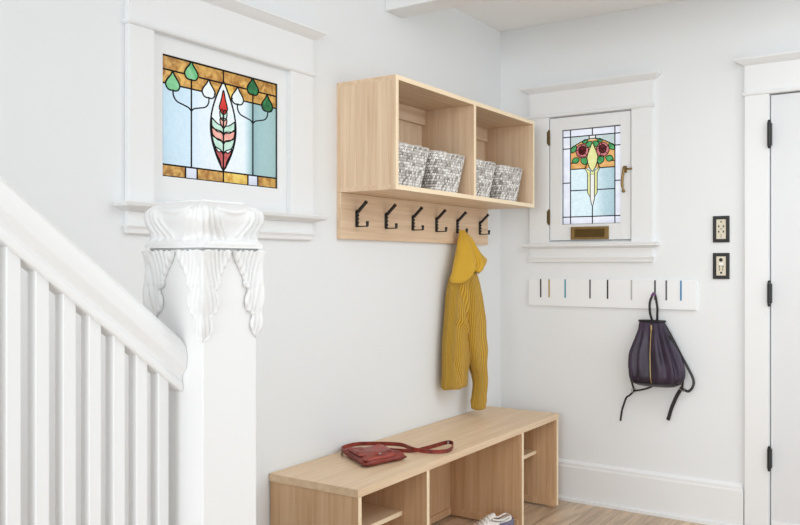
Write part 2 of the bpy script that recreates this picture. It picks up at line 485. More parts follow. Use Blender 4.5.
# leaf pairs rising from the stem, bottom to top
def pair(m, zlow, zstem, ztip, f=.97):
    e = lambda z: YC-hz(z)*f
    zq = zlow+(ztip-zlow)*.42
    P = [(YC,zlow),(YC-.012,zlow+.012),(e(zq)+.006,zq-.004),(e((zq+ztip)/2),(zq+ztip)/2),(e(ztip),ztip)]
    U = [(e(ztip)*.55+YC*.45,ztip-.016),(YC-.010,zstem+.010),(YC,zstem)]
    A = curve2(P, 5); D = curve2([P[-1]]+U, 5)
    Q0 = A+D[1:]
    for Q in (Q0, mirr(Q0)):
        shapes.append((m, Q)); lines.append((Q, True, .0034))
pair(8, 1.620, 1.677, 1.700)
pair(7, 1.679, 1.713, 1.744)
pair(6, 1.715, 1.744, 1.772, .93)
pair(7, 1.746, 1.768, 1.800, .93)
half(6, [(YC,1.770),(YC-.014,1.786),(YC-.016,1.802),(YC-.006,1.806),(YC,1.797)], lines)
half(7, [(YC,1.797),(YC-.014,1.806),(YC-.017,1.828),(YC-.006,1.836),(YC,1.822)], lines)
fl = curve2([(YC,1.905),(YC+.010,1.872),(YC+.020,1.842),(YC+.012,1.828),(YC,1.818),(YC-.012,1.828),(YC-.020,1.842),(YC-.010,1.872)], 5, True)
shapes.append((5, fl)); lines.append((fl, True, .0034))
for a, z, m in hearts:
    P = curve2(spade(a, z), 4, True); shapes.append((m, P)); lines.append((P, True, .0042))
toL = lambda a, z: (-.0055, a, z)
toL2 = lambda a, z: (-.0045, a, z)
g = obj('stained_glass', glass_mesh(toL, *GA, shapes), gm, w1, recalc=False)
def seg(a, b): return [a, b]
lines += [(ell, True, .0050), seg((GA[0],L1),(-2.349,L1)), seg((-2.280,L1),(-2.052,L1)) , seg((-1.983,L1),(GA[1],L1)),
          seg((GA[0],L2),(-2.427,L2)), seg((-2.365,L2),(-2.266,L2)), seg((-2.207,L2),(YC-.045,L2)), seg((YC+.045,L2),(-2.127,L2)), seg((-2.066,L2),(-1.971,L2)), seg((-1.910,L2),(GA[1],L2)),
          seg((GA[0],LB),(GA[1],LB)), seg((YC,T),(YC,1.938)), seg((YC,Bo),(YC,1.618)), seg((YC,1.622),(YC,1.822))]
for s in (-1, 1):
    c = YC+s*.149
    lines.append(seg((c,1.916),(c,LB)))
    lines += [seg((c-sq,Bo),(c-sq,LB)), seg((c+sq,Bo),(c+sq,LB))]
    for q in (-1, 1):
        lines.append((curve2([(c+q*.080,1.866),(c+q*.078,1.848),(c+q*.064,1.832),(c+q*.034,1.824),(c+q*.012,1.818),(c,1.808)], 5), False, .0040))
for a, b in (((GA[0]+.001,Bo),(GA[0]+.001,T)), ((GA[1]-.002,Bo),(GA[1]-.002,T)), ((GA[0],T-.002),(GA[1],T-.002)), ((GA[0],Bo+.001),(GA[1],Bo+.001))):
    lines.append(([a,b], False, .005))
obj('lead_cames', lead_lines(B(), toL2, (1,0,0), lines), M['lead'], w1)

# ------------------------------------------------------------------ window 2 : back wall casement
w2 = empty('window_2', (.532,0,1.40), kind='structure')
casing_set(w2, 'B', .190, .876, .306, .766, 1.40, 2.104, 2.260)
sill_set(w2, 'B', .190, .876, 1.402, 1.300, over=.034)
GB = (.377, .706, 1.503, 2.020)
sx0, sx1, sz0, sz1 = .311, .761, 1.417, 2.087
bm = B()
box(bm, sx0, GB[0], -.014, .03, sz0, sz1); box(bm, GB[1], sx1, -.014, .03, sz0, sz1)
box(bm, GB[0], GB[1], -.014, .03, sz0, GB[2]); box(bm, GB[0], GB[1], -.014, .03, GB[3], sz1)
obj('sash', bm, M['trim'], w2, bevel=.001)
bm = B()
box(bm, wx0, wx0+.012, .032, .10, wz0, wz1); box(bm, wx1-.012, wx1, .032, .10, wz0, wz1)
box(bm, wx0+.012, wx1-.012, .032, .10, wz0, wz0+.012); box(bm, wx0+.012, wx1-.012, .032, .10, wz1-.012, wz1)
obj('sash_stop', bm, M['trim'], w2)
XC = .546
mb = lambda L: [(2*XC-a, b) for a, b in L]
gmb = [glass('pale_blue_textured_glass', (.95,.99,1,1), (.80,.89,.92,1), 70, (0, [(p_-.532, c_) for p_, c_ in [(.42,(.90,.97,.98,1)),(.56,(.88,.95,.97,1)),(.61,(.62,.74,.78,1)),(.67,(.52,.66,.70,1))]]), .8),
       glass('lilac_glass', (.86,.85,.95,1), (.97,.96,1,1), 18),
       glass('grey_green_glass', (.55,.64,.62,1), (.66,.74,.72,1), 24),
       glass('peach_glass', srgb(244,190,124), srgb(226,158,86), 34),
       glass('leaf_glass', srgb(96,178,110), srgb(54,140,80), 40),
       glass('dark_rose_glass', srgb(112,26,34), srgb(66,10,18), 60),
       glass('petal_glass', srgb(222,136,138), srgb(196,98,104), 40),
       glass('yellow_glass', srgb(244,240,176), srgb(234,228,148), 30),
       glass('cream_glass', (.93,.88,.80,1), (.95,.92,.85,1), 30)]
VL, VR = .422, .670; HT, HC, HP, HM, HB = 1.980, 1.917, 1.803, 1.687, 1.544
shapes = [(1, [(GB[0],GB[2]),(VL,GB[2]),(VL,GB[3]),(GB[0],GB[3])]), (1, [(VR,GB[2]),(GB[1],GB[2]),(GB[1],GB[3]),(VR,GB[3])]),
          (1, [(GB[0],HT),(GB[1],HT),(GB[1],GB[3]),(GB[0],GB[3])]), (1, [(GB[0],GB[2]),(GB[1],GB[2]),(GB[1],HB),(GB[0],HB)]),
          (2, [(VL,HC-.02),(VR,HC-.02),(VR,HT),(VL,HT)])]
arc = curve2([(VL,1.915),(.455,1.935),(.500,1.955),(XC,1.963),(.592,1.955),(.637,1.935),(VR,1.915)], 6)
shapes.append((3, arc+[(VR,HP),(VL,HP)]))
shapes.append((8, [(XC-.018,1.958),(XC+.018,1.958),(XC+.018,HT),(XC-.018,HT)]))
lines = [(arc, False, .0045)]
loz = curve2([(XC,1.938),(XC+.012,1.915),(XC+.026,1.880),(XC+.030,1.855),(XC+.020,1.815),(XC,1.786),(XC-.020,1.815),(XC-.030,1.855),(XC-.026,1.880),(XC-.012,1.915)], 4, True)
shapes.append((7, loz)); lines.append((loz, True, .004))
for mm in (lambda L: L, mb):
    out = mm([(XC-.038,1.815),(XC-.030,1.800),(XC-.012,1.788),(XC-.012,1.672),(XC-.014,1.650),(XC-.027,1.672),(XC-.027,1.775),(XC-.040,1.800)])
    shapes.append((7, out)); lines.append((out, True, .0034))
inn = [(XC-.012,1.768),(XC+.012,1.768),(XC+.012,1.640),(XC+.004,1.605),(XC,1.600),(XC-.004,1.605),(XC-.012,1.640)]
shapes.append((8, inn)); lines.append((inn, True, .0034)); shapes.append((7, [(XC-.010,1.768),(XC+.010,1.768),(XC+.006,1.786),(XC-.006,1.786)]))
def leaf(cx, cz, ang, l=.026, w=.016):
    P = [(-1,0),(-.5,.75),(.1,.95),(.65,.6),(1,0),(.65,-.6),(.1,-.95),(-.5,-.75)]
    ca, sa = math.cos(ang), math.sin(ang)
    return curve2([(cx+a*l*ca-b*w*sa, cz+a*l*sa+b*w*ca) for a, b in P], 4, True)
for cx, cz, an, l, w_ in ((.440,1.912,.9,.022,.015),(.452,1.850,.3,.022,.017),(.500,1.846,-1.0,.026,.019),(.525,1.932,.7,.022,.015),(.505,1.950,.4,.016,.010)):
    P = leaf(cx, cz, an, l, w_)
    for Q in (P, mb(P)): shapes.append((4, Q)); lines.append((Q, True, .0034))
for rc in (.489, 2*XC-.489):
    zc = 1.899
    P = curve2([(rc+.036*math.cos(k*2*PI/7+.3)*(1.0), zc+.038*math.sin(k*2*PI/7+.3)) for k in range(7)], 4, True)
    shapes.append((6, P)); lines.append((P, True, .0034))
    Q = curve2([(rc+.021*math.cos(k*2*PI/5), zc+.004+.024*math.sin(k*2*PI/5)) for k in range(5)], 4, True)
    shapes.append((5, Q)); lines.append((Q, True, .0034))
    for k in range(5):
        a = k*2*PI/5+.4
        lines.append(([(rc+.021*math.cos(a), zc+.004+.022*math.sin(a)), (rc+.035*math.cos(a+.15), zc+.036*math.sin(a+.15))], False, .003))
    lines.append((curve2([(rc-.012,zc+.012),(rc,zc-.004),(rc+.012,zc+.010)],4), False, .003))
toB = lambda a, z: (a, .006, z)
toB2 = lambda a, z: (a, .005, z)
obj('stained_glass', glass_mesh(toB, *GB, shapes, .0019), gmb, w2, recalc=False)
lines += [seg((VL,GB[2]),(VL,GB[3])), seg((VR,GB[2]),(VR,GB[3])), seg((GB[0],HT),(GB[1],HT)), seg((XC,HT),(XC,GB[3])),
          seg((GB[0],HC),(VL,HC)), seg((VR,HC),(GB[1],HC)), seg((VL,HP),(XC-.038,HP)), seg((XC+.038,HP),(VR,HP)),
          seg((GB[0],1.730),(VL,1.730)), seg((VR,1.730),(GB[1],1.730)), seg((VL,HM),(XC-.027,HM)), seg((XC+.027,HM),(VR,HM)),
          seg((GB[0],HB),(GB[1],HB)), seg((XC,1.600),(XC,GB[2])), seg((XC-.018,1.958),(XC-.018,HT)), seg((XC+.018,1.958),(XC+.018,HT)),
          seg((VL,1.836),(.444,1.838)), seg((2*XC-.444,1.838),(VR,1.836)), seg((.515,1.832),(XC-.040,1.802)), seg((2*XC-.515,1.832),(XC+.040,1.802))]
for a, b in (((GB[0]+.002,GB[2]),(GB[0]+.002,GB[3])), ((GB[0],GB[3]-.002),(GB[1],GB[3]-.002)), ((GB[1]-.001,GB[2]),(GB[1]-.001,GB[3])), ((GB[0],GB[2]+.001),(GB[1],GB[2]+.001))):
    lines.append(([a,b], False, .003))
obj('lead_cames', lead_lines(B(), toB2, (0,-1,0), lines, .0048), M['lead'], w2)
for z in (1.982, 1.545):
    bm = B()
    sweep(bm, [(.306,-.021,z-.036),(.306,-.021,z+.036)], circ(.0065,10), up=(0,1,0))
    for k in (-1, 1): bmesh.ops.create_uvsphere(bm, u_segments=8, v_segments=6, radius=.006, matrix=Matrix.Translation((.306,-.021,z+k*.038)))
    box(bm, .296, .303, -.0235, -.0225, z-.033, z+.033)
    obj('hinge', bm, M['brassd'], w2)
# brass letter plate
bm = B()
lx0, lx1, lz0, lz1 = .434, .645, 1.419, 1.488
box(bm, lx0, lx1, -.018, -.014, lz0, lz1)
for a in ((lx0,lx0+.02,lz0,lz1),(lx1-.02,lx1,lz0,lz1),(lx0+.02,lx1-.02,lz0,lz0+.008),(lx0+.02,lx1-.02,lz1-.011,lz1)):
    box(bm, a[0], a[1], -.024, -.018, a[2], a[3])
p = obj('letter_plate', bm, M['brass'], w2, bevel=.0015)
obj('letter_flap', bx(lx0+.024, lx1-.024, -.0215, -.018, lz0+.013, lz1-.014), M['brassd'], p, bevel=.001)
# brass casement handle
bm = B()
box(bm, .723, .742, -.019, -.014, 1.765, 1.800)
sweep(bm, [(.733,-.016,1.784),(.733,-.04,1.784)], circ(.007,10), up=(0,0,1))
box(bm, .733, .772, -.030, -.024, 1.779, 1.788)
pts = crom([(.733,-.04,1.792),(.732,-.045,1.770),(.727,-.043,1.740),(.724,-.041,1.710),(.727,-.041,1.685),(.731,-.042,1.672)], 5)
n = len(pts)
sweep(bm, pts, circ(.0058,10), up=(0,1,0), scales=[.95+.35*math.sin(PI*i/(n-1))-.25*(i > n*.75) for i in range(n)])
bmesh.ops.create_uvsphere(bm, u_segments=12, v_segments=8, radius=.0095, matrix=Matrix.Translation((.732,-.042,1.668)))
obj('handle', bm, M['brass'], w2, smooth=True)

# ------------------------------------------------------------------ door
d1 = empty('door_1', (1.43,0,0), kind='structure')
casing_set(d1, 'B', 1.320, 2.365, 1.428, 2.253, 0, 2.108, 2.270)
bm = bx(1.436, 2.246, -.006, .036, .012, 2.092)
obj('door_panel', bm, M['door'], d1, bevel=.001)
obj('door_sweep', bx(1.438, 2.244, -.012, -.006, .014, .066), M['trim'], d1, bevel=.001)
bm = B(); box(bm, dx0, dx0+.03, .038, .118, 0, dz1); box(bm, dx1-.03, dx1, .038, .118, 0, dz1); box(bm, dx0+.03, dx1-.03, .038, .118, dz1-.03, dz1)
obj('jamb', bm, M['trim'], d1)
for z0, z1 in ((1.838,1.970),(1.088,1.208),(.306,.422)):
    bm = B(); xx = 1.432
    sweep(bm, [(xx,-.034,z0+.012),(xx,-.034,z1-.012)], circ(.0085,12), up=(0,1,0))
    box(bm, xx-.004, xx+.010, -.030, -.007, z0+.014, z1-.014)
    for a, b, r in ((z1-.011,z1-.006,.0068),(z0+.006,z0+.011,.0068)): sweep(bm, [(xx,-.034,a),(xx,-.034,b)], circ(r,12), up=(0,1,0))
    for zz in (z0+.004, z1-.004): bmesh.ops.create_uvsphere(bm, u_segments=10, v_segments=6, radius=.0066, matrix=Matrix.Translation((xx,-.034,zz)))
    obj('hinge', bm, M['plate'], d1)

# ------------------------------------------------------------------ newel post
X1, Y0 = .926, -3.129; W = .17
ncx, ncy = X1-W/2, Y0+W/2
sh = .076
newel = empty('newel_post', (ncx, ncy, 0), 'white painted square newel post with carved acanthus capital at the foot of the stairs', 'post')
obj('shaft', bx(ncx-sh, ncx+sh, ncy-sh, ncy+sh, 0, 1.325), M['rail'], newel, bevel=.003)
# carved cap: four faces of a square block with swelling profile and relief
ZB, ZT = 1.320, 1.414
prof = [(0,.0850),(.05,.0862),(.10,.0850),(.16,.0800),(.24,.0775),(.34,.0790),(.48,.0835),(.60,.0868),(.72,.0872),(.82,.0845),(.90,.0780),(.96,.0690),(1.0,.0585)]
def gseg(s, t, a, b):
    ax, ay = a; bx_, by = b; dx, dy = bx_-ax, by-ay; L = dx*dx+dy*dy
    u = max(0, min(1, ((s-ax)*dx+(t-ay)*dy)/L)); return math.hypot(s-ax-u*dx, t-ay-u*dy)
def poly(P): return list(zip(P, P[1:]))
ridges = []
# fan of acanthus ridges, mirrored; s in 0..1 (face centre to edge), t in units matched to s
for P, am, wd in (([(.90,.92),(.86,.72),(.88,.50),(.82,.30),(.90,.14)], 1, .05),
                  ([(.78,.88),(.72,.66),(.70,.46),(.60,.28),(.62,.16)], 1, .05),
                  ([(.62,.80),(.60,.66),(.52,.46),(.38,.30),(.30,.20)], 1.2, .055),
                  ([(.46,.66),(.40,.50),(.28,.36),(.16,.26)], .7, .045),
                  ([(.50,.90),(.30,.82),(.0,.78)], .7, .05),
                  ([(.92,.14),(.6,.10),(.3,.12),(0,.10)], .5, .04)):
    ridges.append((poly(crom([(a,b,0) for a, b in P], 4)), am, wd))
def relief(s, t):
    s = abs(s); h = 0
    for segs, am, wd in ridges:
        d = min(gseg(s, t, (a.x,a.y), (b.x,b.y)) for a, b in segs)
        h = max(h, am*math.exp(-(d/wd)**2))
    hollow = math.exp(-((s/.34)**2+((t-.55)/.22)**2))*.9
    return h-.7*hollow
bm = B(); NS, NT = 64, 34
for k, (d, n_) in enumerate((((1,0),(0,-1)), ((0,1),(1,0)), ((-1,0),(0,1)), ((0,-1),(-1,0)))):
    G = []
    for j in range(NT+1):
        t = j/NT; w = interp(prof, t)[0]; row = []
        for i in range(NS+1):
            s = -1+2*i/NS
            edge = min(1, (1-abs(s))/.07)*min(1, t/.06)*min(1, (1-t)/.06)
            h = .0062*(relief(s, t)-.30)*edge
            # corners rounded off near the top
            row.append(bm.verts.new((ncx+d[0]*s*w+n_[0]*(w+h), ncy+d[1]*s*w+n_[1]*(w+h), ZB+(ZT-ZB)*t)))
        G.append(row)
    for j in range(NT):
        for i in range(NS): bm.faces.new((G[j][i], G[j][i+1], G[j+1][i+1], G[j+1][i]))
for z, w in ((ZB,.085),(ZT,.0585)):
    bm.faces.new([bm.verts.new((ncx+a*w, ncy+b*w, z)) for a, b in ((-1,-1),(1,-1),(1,1),(-1,1))])
bmesh.ops.remove_doubles(bm, verts=bm.verts, dist=.0002)
obj('carved_cap', bm, M['rail'], newel, smooth=True)
bm = bx(ncx-.0575, ncx+.0575, ncy-.0575, ncy+.0575, ZT-.002, ZT+.004)
obj('cap_top', bm, M['rail'], newel, bevel=.003)
obj('cap_neck', bx(ncx-.0785, ncx+.0785, ncy-.0785, ncy+.0785, 1.3145, 1.3205), plain('painted_gap_shade', (.5,.5,.5,1), .6), newel)  # grey colour stands in for the shade under the cap
# acanthus leaves hanging down each corner of the shaft
def acanthus(sx, sy):
    bm = B(); NTt, NW = 110, 40
    z1, ln = 1.3165, .180
    wkey = [(0,.074),(.06,.070),(.14,.058),(.24,.047),(.33,.041),(.385,.043),(.40,.034),(.43,.030),(.50,.036),(.58,.038),(.66,.033),(.70,.022),(.73,.017),(.80,.021),(.88,.020),(.95,.013),(1,.003)]
    pr_ = [(0,.0125),(.08,.0095),(.2,.0065),(.35,.0075),(.5,.0095),(.62,.0085),(.72,.0055),(.85,.0065),(1,.002)]
    G = []
    for j in range(NTt+1):
        t = j/NTt; Wd = interp(wkey, t)[0]; row = []
        proud = interp(pr_, t)[0]
        for i in range(-NW, NW+1):
            w = i/NW; aw = abs(w); d_ = aw*Wd
            # raised veins sweep from the outer top towards the corner; deeper valleys near the lobe notches
            ph = (d_*1.0+.030*(1-t)**1.5)/.0115
            vein = .0021*math.cos(2*PI*ph+1.0)*min(1, aw*5)*(1-.25*t)
            rim_ = .0030*math.exp(-((aw-.86)/.10)**2)
            mid = .0040*math.exp(-(aw/.09)**2)
            hh = proud*(1-.45*aw)+vein+rim_+mid
            if aw > .95: hh *= .35
            hh = max(hh, .0006)*(1-max(0,t-.93)/.07*.8)
            z = z1-ln*t-.010*aw*math.sin(PI*min(1,t*2.6))*(t < .385)-.006*aw*(t >= .385)
            if t < .05: z += .0035*abs(math.sin(aw*PI*4.5))*(1-t/.05)-.0035*(1-t/.05)
            tang = hh*max(0, 1-d_/.012)
            if i == 0: p = (ncx+sx*(sh+hh*.85), ncy+sy*(sh+hh*.85))
            elif i < 0: p = (ncx+sx*(sh-d_+tang), ncy+sy*(sh+hh))
            else: p = (ncx+sx*(sh+hh), ncy+sy*(sh-d_+tang))
            row.append(bm.verts.new((p[0], p[1], min(z, z1))))
        G.append(row)
    for j in range(NTt):
        for i in range(2*NW): bm.faces.new((G[j][i], G[j][i+1], G[j+1][i+1], G[j+1][i]))
    o = obj('carved_leaf', bm, M['rail'], newel, smooth=True)
    md = o.modifiers.new('thick', 'SOLIDIFY'); md.thickness = .0015; md.offset = 0
for sx, sy in ((1,-1),(-1,-1),(1,1),(-1,1)): acanthus(sx, sy)

# ------------------------------------------------------------------ stair railing
yN = ncy-sh
rail = empty('stair_railing', (.841, yN, 0), 'white painted stair banister with sloping moulded handrail and thin square balusters', 'banister')
hx = .841
ztop = lambda y: 1.144+(-3.125-y)*SL
zund = lambda y: 1.033+(-3.125-y)*SL
Lr = -4.55
rp = [(-.020,0),(.020,0),(.022,.014),(.018,.022),(.019,.034),(.031,.048),(.033,.070),(.030,.090),(.020,.103),(0,.109),(-.020,.103),(-.030,.090),(-.033,.070),(-.031,.048),(-.019,.034),(-.018,.022),(-.022,.014)]
bm = B()
rings = [[bm.verts.new((hx+a, y, zund(y)+b)) for a, b in rp] for y in (yN, Lr)]
m_ = len(rp)
for j in range(m_): bm.faces.new((rings[0][j], rings[0][(j+1)%m_], rings[1][(j+1)%m_], rings[1][j]))
bm.faces.new(rings[0][::-1]); bm.faces.new(rings[1])
obj('handrail', bm, M['rail'], rail, bevel=.003)
bm = B()
lo = lambda y: .235+(-3.13-y)*SL
rings = [[bm.verts.new((hx+a, y, lo(y)+b)) for a, b in ((-.025,0),(.025,0),(.025,.03),(-.025,.03))] for y in (yN, Lr)]
for j in range(4): bm.faces.new((rings[0][j], rings[0][(j+1)%4], rings[1][(j+1)%4], rings[1][j]))
bm.faces.new(rings[0][::-1]); bm.faces.new(rings[1])
obj('shoe_rail', bm, M['rail'], rail)
hb = .0128
for k in range(12):
    y1 = -3.151-.0523*k; y0 = y1-.0256; yc = (y0+y1)/2
    bm = B()
    v = box(bm, hx-hb, hx+hb, y0, y1, 0, 1)
    for q in v: q.co.z = (lo(q.co.y)+.03) if q.co.z < .5 else zund(q.co.y)+.002
    obj('baluster', bm, M['rail'], rail, bevel=.0018)

# ------------------------------------------------------------------ wall shelf
ys0, ys1, sz0_, sz1_, sd = -1.520, -.197, 1.588, 2.048, .300
shelf = empty('wall_shelf', (0, ys0, sz0_), 'light oak two-compartment open box shelf mounted on the wall above the coat hooks', 'shelf')
tp = .019
def banded(name, ax, bxs, parent, mat, front=None):
    """oak panel with a paler front edge band; one mesh, two materials"""
    bm = B(); x0,x1,y0,y1,z0,z1 = bxs
    box(bm, x0, x1-.0015, y0, y1, z0, z1, 0); box(bm, x1-.0015, x1, y0, y1, z0, z1, 1)
    bmesh.ops.remove_doubles(bm, verts=bm.verts, dist=1e-5)
    return obj(name, bm, [mat, M['edge']], parent, recalc=True)
banded('top_panel', 1, (.0, sd, ys0, ys1, sz1_-tp, sz1_), shelf, M['oak_y'])
banded('bottom_panel', 1, (.0, sd, ys0, ys1, sz0_, sz0_+tp), shelf, M['oak_y'])
banded('side_panel', 2, (.0, sd, ys0, ys0+tp, sz0_+tp, sz1_-tp), shelf, M['oak_z'])
banded('side_panel', 2, (.0, sd, ys1-tp, ys1, sz0_+tp, sz1_-tp), shelf, M['oak_z'])
banded('divider', 2, (.012, sd-.001, -.866, -.846, sz0_+tp, sz1_-tp), shelf, M['oak_z'])
bm = B(); box(bm, .001, .012, ys0+tp, ys1-tp, sz0_+tp, sz1_-tp)
obj('back_panel', bm, M['oak_z'], shelf)
bm = B(); box(bm, .012, .030, ys0+tp, -.866, sz1_-tp-.07, sz1_-tp); box(bm, .012, .030, -.846, ys1-tp, sz1_-tp-.07, sz1_-tp)
obj('hanging_rail', bm, M['oak_y'], shelf)

# ------------------------------------------------------------------ coat rack
rack = empty('coat_rack', (0, ys0, 1.393), 'light oak hook rail with six black double hooks below the box shelf', 'coat rack')
obj('board', bx(0, .022, ys0, ys1, 1.393, 1.5875), M['oak_y'], rack, bevel=.001)
def coat_hook(y):
    bm = B(); t = .0065
    def slab(P):
        a = [bm.verts.new((x, y-t, z)) for x, z in P]; b = [bm.verts.new((x, y+t, z)) for x, z in P]
        n = len(P)
        for i in range(n): bm.faces.new((a[i], a[(i+1)%n], b[(i+1)%n], b[i]))
        bm.faces.new(a[::-1]); bm.faces.new(b)
    box(bm, .022, .0255, y-.009, y+.009, 1.447, 1.516)
    # scalloped web
    P = [(.0255,1.446),(.0255,1.520)]
    top = [(.033,1.520)]
    for k in range(4):
        z = 1.512-k*.016
        top += [(.033,z),(.0282,z-.005),(.0282,z-.009),(.033,z-.013)]
    slab(P+top+[(.033,1.446)])
    slab([(.0255,1.506),(.032,1.506),(.076,1.547),(.076,1.555),(.070,1.555),(.0255,1.515)])
    sweep(bm, [(.070,y,1.5485),(.076,y,1.5545)], circ(.008,10), up=(0,1,0))
    slab([(.030,1.4462),(.080,1.4462),(.083,1.450),(.083,1.468),(.077,1.468),(.077,1.4508),(.030,1.4508)])
    sweep(bm, [(.080,y,1.460),(.080,y,1.470)], circ(.0068,10), up=(0,1,0))
    return obj('hook', bm, M['black'], rack, bevel=.0008)
for y in (-1.411, -1.190, -.966, -.750, -.541, -.295): coat_hook(y)

# ------------------------------------------------------------------ baskets
bg, bl_, bw_ = plain('grey_cord_dark', srgb(150,144,138), .9), plain('grey_cord', srgb(194,190,185), .85), plain('white_cord', srgb(232,230,227), .8)
gap = plain('basket_inside', srgb(74,68,63), .9)
def make_basket(name='woven_basket'):
    root = empty(name, (0,0,0))
    H_, bx0, by0, tx, ty = .177, .088, .110, .112, .157
    bm = B()
    def ring(z, off=0, n=64):
        f = z/H_; a = bx0+(tx-bx0)*f+off; b = by0+(ty-by0)*f+off; r = []
        for i in range(n):
            th = 2*PI*i/n; c, s = math.cos(th), math.sin(th); e = .42
            r.append((a*math.copysign(abs(c)**e, c), b*math.copysign(abs(s)**e, s), z))
        return r
    outer = [ring(z, -.004) for z in (0,.06,.12,H_-.004)]
    inner = [ring(z, -.009) for z in (H_-.004,.12,.06,.006)]
    ringloft(bm, outer+inner, cap0=True, cap1=True, uv=False, mi=3)
    nr = 15
    rnd = random.Random(3)
    for r in range(nr):
        zc = (r+.5)*H_/nr; hh = H_/nr*.50
        R = [Vector(p) for p in ring(zc, -.004, 400)]
        cum = [0]
        for i in range(400): cum.append(cum[-1]+(R[(i+1)%400]-R[i]).length)
        tot = cum[-1]; nst = 78
        def at(s):
            s %= tot
            lo_, hi_ = 0, 400
            while hi_-lo_ > 1:
                md_ = (lo_+hi_)//2
                if cum[md_] <= s: lo_ = md_
                else: hi_ = md_
            return R[lo_].lerp(R[(lo_+1)%400], (s-cum[lo_])/max(1e-9, cum[lo_+1]-cum[lo_]))
        for k in range(nst):
            c = (k+(.5 if r % 2 else 0))*tot/nst; hl = tot/nst*.52
            mi = rnd.choice((0,1,1,1,2,2)); grid = []
            for iu in range(6):
                u = -1+2*iu/5; P = at(c+u*hl); Q = at(c+u*hl+.002)
                t = (Q-P).normalized(); nrm = Vector((t.y,-t.x,0))
                col = []
                for iv in range(4):
                    v = -1+2*iv/3
                    bul = .0052*math.sqrt(max(0,1-(u*u)*.92))*math.sqrt(max(.05,1-v*v*.85))-.0005
                    p = P+nrm*bul; col.append(bm.verts.new((p.x, p.y, zc+v*hh*(1-.25*u*u)+.002*u)))
                grid.append(col)
            for iu in range(5):
                for iv in range(3):
                    f = bm.faces.new((grid[iu][iv], grid[iu+1][iv], grid[iu+1][iv+1], grid[iu][iv+1])); f.material_index = mi
    for f in bm.faces: f.smooth = True
    obj('woven_body', bm, [bg, bl_, bw_, gap], root, recalc=False)
    bm = B()
    P = [Vector(p) for p in ring(H_-.002, -.004, 120)]
    Q = []
    for i, p in enumerate(P): Q.append(p+Vector((0,0,.0028*math.sin(i*1.57))))
    sweep(bm, Q, circ(.0042,8), closed=True)
    for f in bm.faces: f.material_index = 0
    obj('rim', bm, [bl_], root, smooth=True)
    return root
def dup(root):
    r = root.copy(); C.objects.link(r)
    for ch in list(root.children):
        c = ch.copy(); C.objects.link(c); c.parent = r; c.matrix_parent_inverse = ch.matrix_parent_inverse.copy()
    return r
bk = make_basket()
BL = [(-1.343, 1.0, 0, 'woven basket at far left of the box shelf, partly hidden by its side panel'),
      (-1.027, 1.0, .0, 'fully visible grey woven basket standing left of the shelf divider'),
      (-.700, .90, 0, 'grey and white woven basket just right of the shelf divider, its left edge hidden'),
      (-.396, .94, .0, 'woven basket at far right of the box shelf beside the right side panel')]
for i, (y, s, rz, lab) in enumerate(BL):
    o = bk if i == 0 else dup(bk)
    o.location = (.168, y, sz0_+tp+.0005); o.scale = (1, s, 1); o.rotation_euler = (0,0,rz)
    tag(o, lab, 'basket', 'woven baskets in the wall shelf')

# ------------------------------------------------------------------ hoodie
hoodie = empty('hooded_sweater', (.07,-.541,1.45), 'mustard yellow ribbed knit hooded sweater hanging by its hood from the fifth black hook', 'sweater')
hood = [(0,1.462,.062,-.556,.012,.022),(.2,1.416,.072,-.546,.030,.056),(.4,1.370,.075,-.535,.042,.081),(.58,1.329,.078,-.527,.050,.112),(.78,1.282,.080,-.512,.056,.150),(.9,1.247,.080,-.530,.058,.148),(1,1.215,.080,-.545,.056,.140)]
vd = Vector((-.488,.873)); sd_ = Vector((.873,.488))   # away from / across the view of the room
rings = []; NR, NL = 96, 46
for j in range(NL+1):
    t = j/NL; z, cx, cy, rx, ry = interp(hood, t); r = []
    for i in range(NR):
        th = 2*PI*i/NR; c, s = math.cos(th), math.sin(th)
        fold = 1+.16*t*math.cos(5*th+1.2+1.5*t)*(.5+.5*c)+.05*math.cos(9*th+2*t)*t
        x = cx+rx*c*fold; y = cy+ry*s*(1+.04*math.cos(3*th))
        hcoord = s   # -1 left .. +1 right
        # hem sags at the left, lifts in the middle, rises to the point of the hood on the right
        hem = interp([(-1.0,1.186),(-.75,1.194),(-.45,1.226),(-.1,1.250),(.35,1.234),(.7,1.246),(1,1.275)], s)[0]
        zz = 1.462+(hem-1.462)*t
        if c > -.3:
            g_ = min(1, (c+.3)/.6)
            x += g_*t*(1.6*(.020*math.exp(-((s-.22+.10*t)/.13)**2)-.014*math.exp(-((s+.08)/.12)**2)+.010*math.exp(-((s+.5)/.2)**2)-.012*math.exp(-((s-.62)/.10)**2)))
        y += .042*max(0, s)**8*math.exp(-((t-.86)/.16)**2)
        tuck = max(0, (t-.93)/.07)
        x -= tuck*.012*c; y -= tuck*.010*s
        r.append((max(x,.024), y, zz+.004*math.sin(3*th)*t))
    rings.append(r)
inn = [[( .078+(p[0]-.078)*.82, -.535+(p[1]+.535)*.86, p[2]+.02) for p in rings[-1]], [(.078+(p[0]-.078)*.5, -.535+(p[1]+.535)*.5, p[2]+.08) for p in rings[-1]]]
obj('hood', ringloft(B(), rings+inn), M['knit_hood'], hoodie, smooth=True)
body = [(-1.300,.062,-.530,.030,.050),(-1.265,.065,-.548,.038,.062),(-1.226,.065,-.566,.042,.086),(-1.185,.065,-.568,.046,.104),(-1.124,.066,-.566,.048,.125),(-1.002,.066,-.586,.048,.120),(-.907,.066,-.613,.048,.108),(-.792,.066,-.628,.048,.100),(-.715,.066,-.640,.045,.092),(-.700,.066,-.642,.047,.093),(-.666,.066,-.646,.045,.091)]
rings = []; NL = 60
